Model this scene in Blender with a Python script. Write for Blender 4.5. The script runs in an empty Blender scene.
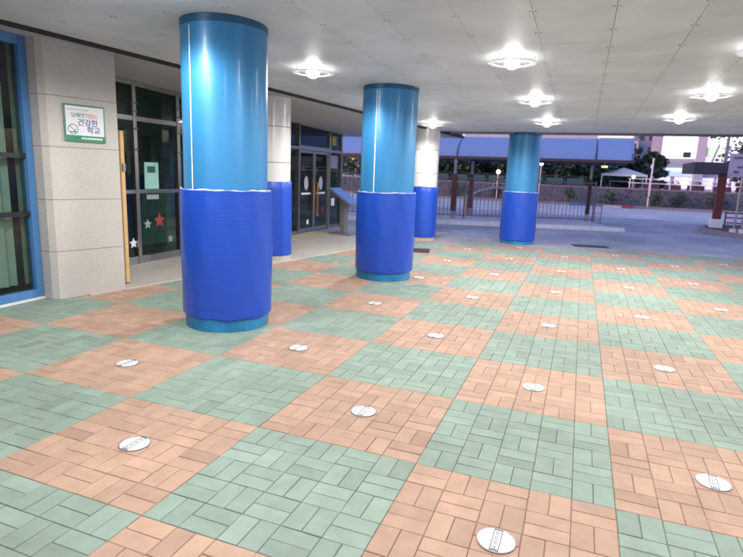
import bpy, bmesh, math, random
from mathutils import Vector, Matrix
random.seed(7)
sc = bpy.context.scene
col = sc.collection
SY = 0.9512            # length of a paving square along y (1 m along x)
PI = math.pi

# ------------------------------------------------------------------ materials
def nt(name):
    m = bpy.data.materials.new(name); m.use_nodes = True
    n = m.node_tree
    return m, n, n.nodes['Principled BSDF']
def setp(b, **k):
    for a, v in k.items():
        b.inputs[a.replace('_', ' ')].default_value = v
def rgba(c): return (c[0], c[1], c[2], 1)
def mat(name, c, rough=.5, metal=0., var=.12, scale=8., bump=0., bscale=60., island=0., big=0., coat=0., spec=.5):
    """base colour with soft noise variation, optional per-piece variation and bump"""
    m, t, b = nt(name)
    setp(b, Roughness=rough, Metallic=metal)
    b.inputs['Specular IOR Level'].default_value = spec
    if coat: b.inputs['Coat Weight'].default_value = coat; b.inputs['Coat Roughness'].default_value = .12
    L = t.links.new
    tc = t.nodes.new('ShaderNodeTexCoord')
    no = t.nodes.new('ShaderNodeTexNoise'); no.inputs['Scale'].default_value = scale; no.inputs['Detail'].default_value = 6
    L(tc.outputs['Object'], no.inputs['Vector'])
    mr = t.nodes.new('ShaderNodeMapRange'); mr.inputs['From Min'].default_value = .3; mr.inputs['From Max'].default_value = .7
    mr.inputs['To Min'].default_value = 1 - var; mr.inputs['To Max'].default_value = 1 + var
    L(no.outputs['Fac'], mr.inputs['Value'])
    val = mr.outputs['Result']
    def mul(a, bb):
        q = t.nodes.new('ShaderNodeMath'); q.operation = 'MULTIPLY'; L(a, q.inputs[0]); L(bb, q.inputs[1]); return q.outputs[0]
    if island:
        g = t.nodes.new('ShaderNodeNewGeometry')
        r2 = t.nodes.new('ShaderNodeMapRange'); r2.inputs['To Min'].default_value = 1 - island; r2.inputs['To Max'].default_value = 1 + island
        L(g.outputs['Random Per Island'], r2.inputs['Value']); val = mul(val, r2.outputs['Result'])
        # a few odd pieces are darker, as replaced or stained ones are
        fr_ = t.nodes.new('ShaderNodeMath'); fr_.operation = 'MULTIPLY'; fr_.inputs[1].default_value = 37.13; L(g.outputs['Random Per Island'], fr_.inputs[0])
        fc = t.nodes.new('ShaderNodeMath'); fc.operation = 'FRACT'; L(fr_.outputs[0], fc.inputs[0])
        gt_ = t.nodes.new('ShaderNodeMapRange'); gt_.inputs['From Min'].default_value = .93; gt_.inputs['From Max'].default_value = .97
        gt_.inputs['To Min'].default_value = 1.; gt_.inputs['To Max'].default_value = 1 - island*1.3; L(fc.outputs[0], gt_.inputs['Value']); val = mul(val, gt_.outputs['Result'])
    if big:
        n2 = t.nodes.new('ShaderNodeTexNoise'); n2.inputs['Scale'].default_value = .55; n2.inputs['Detail'].default_value = 4
        L(tc.outputs['Object'], n2.inputs['Vector'])
        r3 = t.nodes.new('ShaderNodeMapRange'); r3.inputs['From Min'].default_value = .35; r3.inputs['From Max'].default_value = .65
        r3.inputs['To Min'].default_value = 1 - big; r3.inputs['To Max'].default_value = 1 + big
        L(n2.outputs['Fac'], r3.inputs['Value']); val = mul(val, r3.outputs['Result'])
    vm = t.nodes.new('ShaderNodeVectorMath'); vm.operation = 'SCALE'; vm.inputs[0].default_value = c
    L(val, vm.inputs['Scale']); L(vm.outputs[0], b.inputs['Base Color'])
    if bump:
        n3 = t.nodes.new('ShaderNodeTexNoise'); n3.inputs['Scale'].default_value = bscale; n3.inputs['Detail'].default_value = 4
        L(tc.outputs['Object'], n3.inputs['Vector'])
        bp = t.nodes.new('ShaderNodeBump'); bp.inputs['Strength'].default_value = bump; bp.inputs['Distance'].default_value = .01
        L(n3.outputs['Fac'], bp.inputs['Height']); L(bp.outputs['Normal'], b.inputs['Normal'])
    return m
def glow(name, c, s, base=(.8, .8, .8)):
    m, t, b = nt(name)
    setp(b, Base_Color=rgba(base), Emission_Color=rgba(c), Emission_Strength=s)
    return m
def translucent(name, c, w=.6):
    m, t, b = nt(name)
    setp(b, Base_Color=rgba(c), Roughness=.35)
    tr = t.nodes.new('ShaderNodeBsdfTranslucent'); tr.inputs['Color'].default_value = rgba(c)
    mx = t.nodes.new('ShaderNodeMixShader'); mx.inputs[0].default_value = w
    out = t.nodes['Material Output']
    t.links.new(b.outputs[0], mx.inputs[1]); t.links.new(tr.outputs[0], mx.inputs[2]); t.links.new(mx.outputs[0], out.inputs['Surface'])
    return m
def glass(name, tint, refl=1.0):
    """thin pane: fresnel mix of a clear tinted film and a mirror reflection"""
    m, t, b = nt(name)
    t.nodes.remove(b)
    tr = t.nodes.new('ShaderNodeBsdfTransparent'); tr.inputs['Color'].default_value = rgba(tint)
    gl = t.nodes.new('ShaderNodeBsdfGlossy'); gl.inputs['Roughness'].default_value = .015; gl.inputs['Color'].default_value = (refl, refl, refl, 1)
    fr = t.nodes.new('ShaderNodeFresnel'); fr.inputs['IOR'].default_value = 1.5
    mx = t.nodes.new('ShaderNodeMixShader')
    L = t.links.new
    ge = t.nodes.new('ShaderNodeNewGeometry'); mu = t.nodes.new('ShaderNodeMath'); mu.operation = 'SUBTRACT'; mu.use_clamp = True
    L(fr.outputs[0], mu.inputs[0]); L(ge.outputs['Backfacing'], mu.inputs[1])
    L(mu.outputs[0], mx.inputs[0]); L(tr.outputs[0], mx.inputs[1]); L(gl.outputs[0], mx.inputs[2])
    L(mx.outputs[0], t.nodes['Material Output'].inputs['Surface'])
    return m

M = {}
M['brick_orange'] = mat('brick_orange', (.435, .278, .198), .75, var=.09, scale=9, bump=.14, bscale=140, island=.10, big=.14)
M['brick_green'] = mat('brick_green', (.245, .318, .257), .75, var=.09, scale=9, bump=.14, bscale=140, island=.09, big=.14)
M['joint'] = mat('joint', (.36, .31, .27), .95, var=.3, scale=30)
M['asphalt'] = mat('asphalt', (.37, .33, .35), .7, var=.14, scale=5, bump=.3, bscale=200, big=.25)
M['yard'] = mat('yard', (.56, .50, .50), .9, var=.12, scale=2, bump=.2, bscale=90, big=.12)
M['platform'] = mat('platform', (.52, .475, .42), .45, var=.06, scale=14, bump=.05, bscale=200, big=.10)
M['ceiling'] = mat('ceiling', (.74, .775, .805), .5, var=.05, scale=2.2, island=.035, big=.09, bump=.12, bscale=5)
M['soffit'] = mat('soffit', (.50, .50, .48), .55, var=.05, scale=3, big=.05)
M['slab_grey'] = mat('slab_grey', (.16, .16, .16), .8)
M['gap_shade'] = mat('gap_shade', (.03, .03, .03), .8)  # near-black colour for the shade in the ceiling groove
M['fascia'] = mat('fascia', (.16, .17, .24), .5)
M['sky_blue'] = mat('sky_blue', (.036, .235, .50), .42, metal=.15, var=.05, scale=1.5, coat=.2)
M['band_blue'] = mat('band_blue', (.018, .10, .20), .4, metal=.2, var=.05)
def wrapmat():
    m, t, b = nt('wrap_blue'); setp(b, Base_Color=(.012,.068,.46,1), Roughness=.34)
    L = t.links.new; tc = t.nodes.new('ShaderNodeTexCoord')
    mp = t.nodes.new('ShaderNodeMapping'); mp.inputs['Scale'].default_value = (1.6, 1.6, 26)
    no = t.nodes.new('ShaderNodeTexNoise'); no.inputs['Scale'].default_value = 2.2; no.inputs['Detail'].default_value = 3
    n2 = t.nodes.new('ShaderNodeTexNoise'); n2.inputs['Scale'].default_value = 3.0; n2.inputs['Detail'].default_value = 2
    L(tc.outputs['Object'], mp.inputs[0]); L(mp.outputs[0], no.inputs['Vector']); L(tc.outputs['Object'], n2.inputs['Vector'])
    ad = t.nodes.new('ShaderNodeMath'); ad.operation = 'MULTIPLY_ADD'; ad.inputs[1].default_value = .35
    L(no.outputs['Fac'], ad.inputs[0]); L(n2.outputs['Fac'], ad.inputs[2])
    bp = t.nodes.new('ShaderNodeBump'); bp.inputs['Strength'].default_value = .30; bp.inputs['Distance'].default_value = .02
    L(ad.outputs[0], bp.inputs['Height']); L(bp.outputs[0], b.inputs['Normal'])
    return m
M['wrap_blue'] = wrapmat()
M['base_blue'] = mat('base_blue', (.02, .19, .38), .45, var=.3, scale=7)
M['white_edge'] = mat('white_edge', (.80, .82, .86), .6, var=.15, scale=30)
M['stone'] = mat('stone', (.55, .515, .465), .42, var=.10, scale=70, big=.13, bump=.05, bscale=120)
M['stone_white'] = mat('stone_white', (.70, .68, .65), .25, var=.05, scale=60, coat=.3)
M['stone_joint'] = mat('stone_joint', (.16, .15, .14), .9)
M['stone_base'] = mat('stone_base', (.42, .38, .36), .6, var=.15, scale=20)
M['frame_blue'] = mat('frame_blue', (.075, .215, .46), .38, var=.05)
M['white_sill'] = mat('white_sill', (.70, .70, .70), .5)
M['black_bar'] = mat('black_bar', (.012, .014, .016), .35)
M['steel'] = mat('steel', (.36, .35, .34), .30, metal=1., var=.08, scale=20)
M['steel_dull'] = mat('steel_dull', (.33, .32, .33), .4, metal=.8, var=.12, scale=12)
M['glass'] = glass('glass', (.72, .78, .745))
M['glass_dark'] = glass('glass_dark', (.58, .68, .645))
M['curtain'] = mat('curtain', (.46, .56, .51), .9, var=.12, scale=5)
M['room_wall'] = mat('room_wall', (.30, .36, .335), .9, var=.2, scale=1.5)
M['room_floor'] = mat('room_floor', (.16, .15, .13), .35)
M['tan_wood'] = mat('tan_wood', (.66, .43, .20), .5, var=.12, scale=6)
M['handle_wood'] = mat('handle_wood', (.42, .20, .08), .45)
M['red'] = mat('red', (.30, .03, .035), .6)
M['grey_paper'] = mat('grey_paper', (.30, .33, .31), .8)
M['white'] = mat('white', (.82, .82, .82), .55, var=.03)
M['disc_white'] = mat('disc_white', (.80, .80, .80), .5, var=.08, scale=40)
M['disc_grey'] = mat('disc_grey', (.13, .13, .15), .5)
M['teal_paper'] = mat('teal_paper', (.32, .58, .50), .7)
M['dark_teal'] = mat('dark_teal', (.03, .09, .09), .6)
M['sign_green'] = mat('sign_green', (.035, .27, .15), .5)
M['sign_rim'] = mat('sign_rim', (.13, .27, .20), .35, metal=.3)
M['ink_green'] = mat('ink_green', (.14, .32, .22), .7)
M['ink_orange'] = mat('ink_orange', (.78, .22, .14), .7)
M['ink_navy'] = mat('ink_navy', (.10, .12, .32), .7)
M['ink_pale'] = mat('ink_pale', (.42, .45, .47), .7)
M['ink_white'] = mat('ink_white', (.75, .82, .78), .7)
M['yellow'] = mat('yellow', (.62, .46, .06), .7, var=.25, scale=25)
M['kiosk_blue'] = mat('kiosk_blue', (.05, .13, .42), .25, var=.15, scale=6)
M['kerb'] = mat('kerb', (.78, .74, .72), .85, var=.1, scale=6, bump=.2)
M['kerb_dark'] = mat('kerb_dark', (.24, .22, .24), .85, var=.15, scale=6, bump=.2)
M['brown'] = mat('brown', (.085, .026, .022), .6, var=.2, scale=10)
M['redbrown'] = mat('redbrown', (.15, .030, .026), .6, var=.2, scale=8)
M['beam'] = mat('beam', (.075, .045, .05), .6)
M['poly_blue'] = translucent('poly_blue', (.36, .52, .82), .45)
M['poly_rib'] = mat('poly_rib', (.06, .07, .11), .5)
M['fence'] = mat('fence', (.17, .16, .18), .5, metal=.3)
M['pale_pipe'] = mat('pale_pipe', (.52, .52, .56), .4, metal=.2)
M['bark'] = mat('bark', (.075, .055, .045), .9, var=.3, scale=12)
def leafmat(name, c):
    return mat(name, c, .6, var=.25, scale=1.2, island=.45)
M['leaf_dark'] = leafmat('leaf_dark', (.035, .065, .035))
M['leaf_mid'] = leafmat('leaf_mid', (.05, .095, .045))
M['leaf_pale'] = leafmat('leaf_pale', (.075, .105, .06))
M['rubble'] = None
M['tent'] = translucent('tent', (.72, .72, .70), .3)
M['bldg_white'] = mat('bldg_white', (.48, .44, .50), .8, var=.06, scale=.6)
M['bldg_grey'] = mat('bldg_grey', (.33, .29, .36), .8, var=.1, scale=.4)
M['window_dark'] = mat('window_dark', (.05, .05, .08), .25)
M['lit_white'] = glow('lit_white', (1, .98, 1), .42)
M['lit_shop'] = glow('lit_shop', (.78, .72, 1), .13)
M['lit_cyan'] = glow('lit_cyan', (.30, .85, 1), .30)
M['lit_teal'] = glow('lit_teal', (.03, .55, .55), .06)
M['lit_green'] = glow('lit_green', (.42, .78, .22), .16)
M['lit_lamp'] = glow('lit_lamp', (.95, 1, .80), 1.6)
M['lit_yellow'] = glow('lit_yellow', (.9, .85, .2), .4)
M['bulb'] = glow('bulb', (1, .985, .96), 7.)
M['ring'] = translucent('ring', (.88, .88, .88), .5)
M['board_face'] = mat('board_face', (.36, .34, .44), .6, var=.1, scale=3)
M['board_mark'] = mat('board_mark', (.10, .09, .15), .6)
M['maroon'] = mat('maroon', (.12, .04, .07), .7)
M['iron'] = mat('iron', (.055, .05, .05), .6, metal=.4, var=.2, scale=20)
M['roof_dark'] = mat('roof_dark', (.055, .045, .055), .6, var=.2, scale=3)

# rubble wall: voronoi stones with pale mortar
def rubble():
    m, t, b = nt('rubble'); setp(b, Roughness=.9)
    L = t.links.new
    tc = t.nodes.new('ShaderNodeTexCoord')
    v = t.nodes.new('ShaderNodeTexVoronoi'); v.inputs['Scale'].default_value = 4.5
    e = t.nodes.new('ShaderNodeTexVoronoi'); e.feature = 'DISTANCE_TO_EDGE'; e.inputs['Scale'].default_value = 4.5
    L(tc.outputs['Object'], v.inputs['Vector']); L(tc.outputs['Object'], e.inputs['Vector'])
    r = t.nodes.new('ShaderNodeValToRGB')
    r.color_ramp.elements[0].color = (.06, .062, .078, 1); r.color_ramp.elements[1].color = (.12, .122, .145, 1)
    sp = t.nodes.new('ShaderNodeSeparateColor'); L(v.outputs['Color'], sp.inputs[0]); L(sp.outputs[0], r.inputs[0])
    c = t.nodes.new('ShaderNodeMath'); c.operation = 'LESS_THAN'; c.inputs[1].default_value = .05; L(e.outputs['Distance'], c.inputs[0])
    mx = t.nodes.new('ShaderNodeMix'); mx.data_type = 'RGBA'; mx.inputs['B'].default_value = (.15, .15, .17, 1)
    L(c.outputs[0], mx.inputs['Factor']); L(r.outputs[0], mx.inputs['A']); L(mx.outputs['Result'], b.inputs['Base Color'])
    return m
M['rubble'] = rubble()

# ------------------------------------------------------------------ mesh helpers
class MB:
    def __init__(s): s.v = []; s.f = []; s.mi = []
    def add(s, verts, faces, mi=0):
        o = len(s.v); s.v += [tuple(p) for p in verts]
        for f in faces: s.f.append(tuple(o + i for i in f)); s.mi.append(mi)
        return s
    def box(s, x0, y0, z0, x1, y1, z1, mi=0, bev=0.):
        if bev <= 0:
            v = [(x0,y0,z0),(x1,y0,z0),(x1,y1,z0),(x0,y1,z0),(x0,y0,z1),(x1,y0,z1),(x1,y1,z1),(x0,y1,z1)]
            return s.add(v, [(0,3,2,1),(4,5,6,7),(0,1,5,4),(1,2,6,5),(2,3,7,6),(3,0,4,7)], mi)
        bm = bmesh.new(); bmesh.ops.create_cube(bm, size=1)
        for q in bm.verts: q.co = Vector(((x0+x1)/2+q.co.x*(x1-x0), (y0+y1)/2+q.co.y*(y1-y0), (z0+z1)/2+q.co.z*(z1-z0)))
        bmesh.ops.bevel(bm, geom=bm.edges[:], offset=bev, segments=2, affect='EDGES', profile=.6)
        return s.bm(bm, mi)
    def bm(s, bm, mi=0):
        bm.verts.ensure_lookup_table(); bm.verts.index_update()
        s.add([q.co[:] for q in bm.verts], [[q.index for q in f.verts] for f in bm.faces], mi); bm.free(); return s
    def prism(s, poly, z0, z1, mi=0):
        n = len(poly)
        a = [(p[0], p[1], z0 if not callable(z0) else z0(*p)) for p in poly]
        b = [(p[0], p[1], z1 if not callable(z1) else z1(*p)) for p in poly]
        return s.add(a + b, [tuple(range(n-1, -1, -1)), tuple(range(n, 2*n))] + [(i, (i+1) % n, n+(i+1) % n, n+i) for i in range(n)], mi)
    def lathe(s, prof, n=48, cx=0, cy=0, mi=0, fn=None, cap=True):
        v = []; f = []
        for k, (r, z) in enumerate(prof):
            for i in range(n):
                a = 2*PI*i/n; rr, zz = (r, z) if fn is None else fn(r, z, a, k)
                v.append((cx+rr*math.cos(a), cy+rr*math.sin(a), zz))
        for k in range(len(prof)-1):
            for i in range(n):
                j = (i+1) % n; f.append((k*n+i, k*n+j, (k+1)*n+j, (k+1)*n+i))
        if cap:
            f.append(tuple(range(n-1, -1, -1))); f.append(tuple((len(prof)-1)*n+i for i in range(n)))
        return s.add(v, f, mi)
    def tube(s, pts, r, n=10, mi=0):
        pts = [Vector(p) for p in pts]; v = []; f = []
        rs = r if isinstance(r, (list, tuple)) else [r]*len(pts)
        for k, p in enumerate(pts):
            d = (pts[min(k+1, len(pts)-1)] - pts[max(k-1, 0)]).normalized()
            a = d.orthogonal().normalized() if abs(d.z) < .95 else Vector((1,0,0))
            if abs(d.z) < .95: a = d.cross(Vector((0,0,1))).normalized()
            b = d.cross(a).normalized(); a = b.cross(d).normalized()
            for i in range(n):
                t = 2*PI*i/n; q = p + (a*math.cos(t) + b*math.sin(t))*rs[k]; v.append(q[:])
        for k in range(len(pts)-1):
            for i in range(n):
                j = (i+1) % n; f.append((k*n+i, k*n+j, (k+1)*n+j, (k+1)*n+i))
        f.append(tuple(range(n-1, -1, -1))); f.append(tuple((len(pts)-1)*n+i for i in range(n)))
        return s.add(v, f, mi)
    def beam(s, p, q, w, h, mi=0):
        """rectangular bar from p to q, w sideways, h upward"""
        p = Vector(p); q = Vector(q); d = (q-p).normalized()
        a = d.cross(Vector((0,0,1)))
        a = Vector((1,0,0)) if a.length < 1e-4 else a.normalized()
        b = a.cross(d).normalized(); v = []
        for e in (p, q):
            for sa, sb in ((-1,-1),(1,-1),(1,1),(-1,1)): v.append((e + a*sa*w/2 + b*sb*h/2)[:])
        return s.add(v, [(0,1,2,3),(7,6,5,4),(0,4,5,1),(1,5,6,2),(2,6,7,3),(3,7,4,0)], mi)
    def sphere(s, c, r, n=16, m=10, mi=0, sz=1.):
        bm = bmesh.new(); bmesh.ops.create_uvsphere(bm, u_segments=n, v_segments=m, radius=r)
        for q in bm.verts: q.co = Vector((q.co.x+c[0], q.co.y+c[1], q.co.z*sz+c[2]))
        return s.bm(bm, mi)
    def build(s, name, m, parent=None, smooth=False, loc=None, rz=None):
        me = bpy.data.meshes.new(name); me.from_pydata(s.v, [], s.f)
        for q in (m if isinstance(m, (list, tuple)) else [m]): me.materials.append(M[q] if isinstance(q, str) else q)
        me.polygons.foreach_set('material_index', s.mi)
        b = bmesh.new(); b.from_mesh(me); bmesh.ops.recalc_face_normals(b, faces=b.faces[:]); b.to_mesh(me); b.free()
        if smooth:
            me.polygons.foreach_set('use_smooth', [True]*len(me.polygons))
            me.set_sharp_from_angle(angle=math.radians(35))
        me.update()
        o = bpy.data.objects.new(name, me); col.objects.link(o)
        if parent: o.parent = parent
        if loc: o.location = loc
        if rz is not None: o.rotation_euler = (0,0,rz)
        return o

def tag(o, label=None, cat=None, group=None, kind=None):
    if label: o['label'] = label
    if cat: o['category'] = cat
    if group: o['group'] = group
    if kind: o['kind'] = kind
    return o
def thing(name, label, cat, loc=(0,0,0), rz=0, group=None):
    o = bpy.data.objects.new(name, None); col.objects.link(o)
    o.location = loc; o.rotation_euler = (0,0,rz); o.empty_display_size = .2
    return tag(o, label, cat, group)
def structure(o): o['kind'] = 'structure'; return o
def dup(o, parent=None):
    c = o.copy(); col.objects.link(c)
    if parent: c.parent = parent
    for ch in list(o.children): dup(ch, c)
    return c
def text_mesh(body, size, name, m, parent, mtx, squash=1.):
    cu = bpy.data.curves.new(name, 'FONT'); cu.body = body; cu.size = size; cu.extrude = .0012
    cu.align_x = 'CENTER'; cu.align_y = 'CENTER'; cu.offset = size*.012
    t = bpy.data.objects.new(name, cu); col.objects.link(t)
    bpy.context.view_layer.update()
    me = bpy.data.meshes.new_from_object(t.evaluated_get(bpy.context.evaluated_depsgraph_get()))
    me.transform(Matrix.Diagonal((squash,1,1,1))); me.transform(mtx)
    bpy.data.objects.remove(t)
    me.materials.clear(); me.materials.append(M[m])
    o = bpy.data.objects.new(name, me); col.objects.link(o); o.parent = parent
    return o

def ceilz(x, y): return 2.87 - .0265*y

# ------------------------------------------------------------------ ground
def edge_x(y): return -3.95 + .1945*y            # edge of the concrete entrance platform
def rear_y(x): return 10.22 + .235*x              # far edge of the coloured paving
structure(MB().add([(-300,-150,-.035),(300,-150,-.035),(300,400,-.035),(-300,400,-.035)], [(0,1,2,3)]).build('ground', 'yard'))
pb = MB()
X0, X1, Y0, Y1 = -5., 9.6, -5.2, 12.6
ni0, ni1 = int(X0/.2), int(X1/.2); nj0, nj1 = int(Y0/(.2*SY)), int(Y1/(.2*SY))
rnd = random.Random(3)
for a in range(ni0, ni1):
    for b in range(nj0, nj1):
        cx, cy = (a+.5)*.2, (b+.5)*.2*SY
        if cx < edge_x(cy)-.3 or cy > rear_y(cx)+.3 or (cx < -3.9 and cy > 1.8) or cx < -4.3: continue
        I, J = math.floor(a/5), math.floor(b/5)
        green = (I+J) % 2
        for k in (0, 1):
            if (a+b) % 2 == 0: x0,x1,y0,y1 = a*.2,(a+1)*.2,(b+k*.5)*.2*SY,(b+.5+k*.5)*.2*SY
            else: x0,x1,y0,y1 = (a+k*.5)*.2,(a+.5+k*.5)*.2,b*.2*SY,(b+1)*.2*SY
            g = .0010 + rnd.random()*.0009; h = rnd.uniform(-.0008, .0008); bv = .0026
            sx, sy = rnd.uniform(-.0007,.0007), rnd.uniform(-.0007,.0007)
            ox, oy = rnd.uniform(-.001,.001), rnd.uniform(-.001,.001)
            x0 += g+ox; x1 += -g+ox; y0 += g+oy; y1 += -g+oy
            pts = [(x0,y0,-.03),(x1,y0,-.03),(x1,y1,-.03),(x0,y1,-.03)]
            def zz(x,y): return h + sx*(1 if x > (x0+x1)/2 else -1) + sy*(1 if y > (y0+y1)/2 else -1)
            pts += [(x,y,zz(x,y)-bv) for x,y,_ in pts[:4]]
            pts += [(x,y,zz(x,y)) for x,y in ((x0+bv,y0+bv),(x1-bv,y0+bv),(x1-bv,y1-bv),(x0+bv,y1-bv))]
            f = [(8,9,10,11)]
            for i in range(4):
                j = (i+1) % 4; f += [(i,j,4+j,4+i),(4+i,4+j,8+j,8+i)]
            pb.add(pts, f, green)
structure(pb.build('paving', ['brick_orange','brick_green']))
structure(MB().add([(-5,-5.4,-.0075),(9.8,-5.4,-.0075),(9.8,12.9,-.0075),(-5,12.9,-.0075)], [(0,1,2,3)]).build('paving_bed', 'joint'))
# asphalt forecourt beyond the paving
ap = [(-9, rear_y(-9)),(9.4, rear_y(9.4)),(9.4,-5.3),(30,-5.3),(30,24),(-30,24),(-30,rear_y(-9))]
structure(MB().prism(ap, -.02, .004).build('asphalt_road', 'asphalt'))
# entrance platform
pl = [(edge_x(2.0),2.0),(edge_x(12.0),12.0),(-4.6,12.0),(-12,12.0),(-12,11.45),(-4.66,11.45),(-4.66,2.0)]
pm = MB().prism(pl, -.03, .016)
structure(pm.build('entrance_platform', 'platform'))
# strip between forecourt and yard, pale kerb, dark island kerb
kd = Vector((3.09+2.57, 16.39-14.51, 0)).normalized(); kn = Vector((-kd.y, kd.x, 0))
k0 = Vector((-2.57,14.51,0)) - kd*7; k1 = Vector((3.09,16.39,0))
kb = MB(); L_ = (k1-k0).length; n_ = int(L_/1.0); rk = random.Random(5)
for i in range(n_):
    a = k0 + kd*(L_*i/n_ + .004); b = k0 + kd*(L_*(i+1)/n_ - .004); dz = rk.uniform(-.003,.003)
    kb.prism([a[:2], b[:2], (b+kn*.18)[:2], (a+kn*.18)[:2]], -.02, .125+dz)
structure(kb.build('kerb', 'kerb'))
a, b = k0+kn*.19, k1+kn*.19
structure(MB().prism([a[:2], b[:2], (b+kn*4.2)[:2], (a+kn*4.2)[:2]], -.02, .045).build('pavement', 'yard'))
isl = [(8.35+2.85*math.cos(t)*(1 if math.cos(t) > 0 else .97), 18.9+2.9*math.sin(t)) for t in [2*PI*i/48 for i in range(48)]]
ik = MB(); inn = [(8.35+(x-8.35)*.93, 18.9+(y-18.9)*.93) for x, y in isl]
for i in range(48):
    j = (i+1) % 48
    ik.prism([isl[i], isl[j], inn[j], inn[i]], -.02, .14)
structure(ik.build('island_kerb', 'kerb_dark'))
structure(MB().prism(inn, -.02, .10).build('island_soil', 'bark'))
# kerb in front of the far retaining wall
structure(MB().box(-30,35.6,-.04,40,35.9,.12).build('far_kerb', 'kerb_dark'))

# ------------------------------------------------------------------ ceiling
def groove_x(y): return -3.93 + .2145*y
YE = 10.58
cb = MB(); rc = random.Random(11)
i = 0
x = -5.41
while x < 11.5:
    xa, xb = x+.0016, x+.6-.0016
    y = -6.0 + (.6 if i % 2 else 0)
    while y < YE:
        y2 = min(y+1.2, YE)
        # clip against the groove line (panel right of it)
        ya, yb = y+.0012, y2-.0012
        poly = [(xa,ya),(xb,ya),(xb,yb),(xa,yb)]
        out = []
        for k in range(4):
            p, q = poly[k], poly[(k+1) % 4]
            dp, dq = p[0]-groove_x(p[1])-.03, q[0]-groove_x(q[1])-.03
            if dp >= 0: out.append(p)
            if dp*dq < 0: t = dp/(dp-dq); out.append((p[0]+(q[0]-p[0])*t, p[1]+(q[1]-p[1])*t))
        if len(out) >= 3:
            d = rc.uniform(-.0012,.0012)
            cb.prism(out, lambda X,Y: ceilz(X,Y)+d, lambda X,Y: ceilz(X,Y)+.03)
        y = y2
    i += 1; x += .6
# screw heads along the seams
sx = -5.41
while sx < 11.5:
    yy = -5.8
    while yy < YE:
        if sx > groove_x(yy)+.1 and yy > -1:
            z = ceilz(sx,yy)
            for o_ in (-.022,.022): cb.lathe([(.007,z-.003),(.007,z+.002)], 6, sx+o_, yy, mi=1)
        yy += .6
    sx += .6
structure(cb.build('ceiling', ['ceiling','slab_grey']))
# slab above the panels, seen only in the joints; canopy fascia
sl = MB().prism([(-6,-6.1),(11.6,-6.1),(11.6,YE+.02),(-1.4,YE+.02),(-1.4,12),(-6,12)], lambda X,Y: ceilz(X,Y)+.034, lambda X,Y: ceilz(X,Y)+.9)
structure(sl.build('canopy_slab', 'slab_grey'))
fa = MB().prism([(-1.42,YE+.023),(11.62,YE+.023),(11.62,YE+.12),(-1.42,YE+.12)], lambda X,Y: ceilz(X,YE)-.045, lambda X,Y: ceilz(X,Y)+.95)
structure(fa.build('canopy_fascia', 'fascia'))
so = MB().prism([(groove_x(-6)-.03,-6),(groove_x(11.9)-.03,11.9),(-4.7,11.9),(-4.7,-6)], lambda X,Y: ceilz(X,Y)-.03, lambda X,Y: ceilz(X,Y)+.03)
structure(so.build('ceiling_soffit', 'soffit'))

gt = MB().prism([(groove_x(-6)-.029,-6),(groove_x(11.9)-.029,11.9),(groove_x(11.9)+.045,11.9),(groove_x(-6)+.045,-6)], lambda X,Y: ceilz(X,Y)-.034, lambda X,Y: ceilz(X,Y)+.02)  # solid dark strip, painted in place of the shaded gap beside the soffit
structure(gt.build('groove_shade_strip', 'gap_shade'))

# ------------------------------------------------------------------ round columns
def column(label, cx, cy, r, wb, wt, seam=None, group='blue round columns under the canopy'):
    t = thing('round_column', label, 'column', (cx,cy,0), 0, group)
    zt = ceilz(cx,cy) + .01
    MB().lathe([(r,wt-.05),(r,zt-.062)], 96).build('shaft', 'sky_blue', t, True)
    MB().lathe([(r+.004,zt-.065),(r+.004,zt)], 96).build('top_band', 'band_blue', t, True)
    MB().lathe([(r+.014,0),(r+.014,wb+.06)], 96).build('base_ring', 'base_blue', t, True)
    R = r+.040; rr = random.Random(int(cx*100)+77)
    ph = [rr.uniform(0,6.28) for _ in range(6)]
    def wob(rad, z, a, k):
        w = .0045*math.sin(3*a+ph[0]+z*2) + .0028*math.sin(7*a+ph[1]-z*4) + .0018*math.sin(13*a+ph[2]+z*9)
        zz = z
        if k in (0,1,2): zz = z + .008*math.sin(2*a+ph[3]) + .004*math.sin(9*a+ph[4])
        if k >= 24: zz = z + .004*math.sin(2*a+ph[5]) + .0018*math.sin(11*a+ph[0])
        return rad+w, zz
    prof = [(r+.015,wb+.004),(R-.008,wb),(R,wb+.012)] + [(R+.004*math.sin(q/20*PI), wb+.02+(wt-wb-.035)*q/20) for q in range(21)] + [(R,wt-.008),(R-.008,wt),(r+.001,wt-.001)]
    MB().lathe(prof, 96, fn=wob, cap=False).build('padded_wrap', 'wrap_blue', t, True)
    # torn white lining that shows along the top edge of the wrap
    e = MB(); n = 96; seg = [max(0,.003+.004*math.sin(5*2*PI*i/n+ph[1])+.003*math.sin(17*2*PI*i/n+ph[2])+rr.uniform(0,.004)) for i in range(n)]
    v = []; f = []
    for i in range(n):
        a = 2*PI*i/n; zz = wt+.004*math.sin(2*a+ph[5]) + .0018*math.sin(11*a+ph[0])
        for (q, z) in ((R-.010, zz-.004),(R-.008, zz+.003+seg[i]),(R-.016, zz+.003+seg[i])): v.append((q*math.cos(a), q*math.sin(a), z))
    for i in range(n):
        j = (i+1) % n; f += [(i*3,j*3,j*3+1,i*3+1),(i*3+1,j*3+1,j*3+2,i*3+2)]
    e.add(v, f).build('torn_lining', 'white_edge', t)
    if seam is not None:
        d = math.atan2(-2.64-cy, 1.69-cx) - seam
        s = MB(); w = .014/r; v = []; f = []
        for z in (wt-.02, zt-.09):
            for k in range(4): a = d - w/2 + w*k/3; v.append(((r+.0035)*math.cos(a), (r+.0035)*math.sin(a), z))
        f = [(k,k+1,5+k,4+k) for k in range(3)]
        s.add(v, f).build('seam_strip', 'white_edge', t)
    return t
column('nearest blue round column with a padded royal blue wrap and white seam on its left', -1.542, 1.850, .392, .12, 1.33, math.radians(49))
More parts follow.
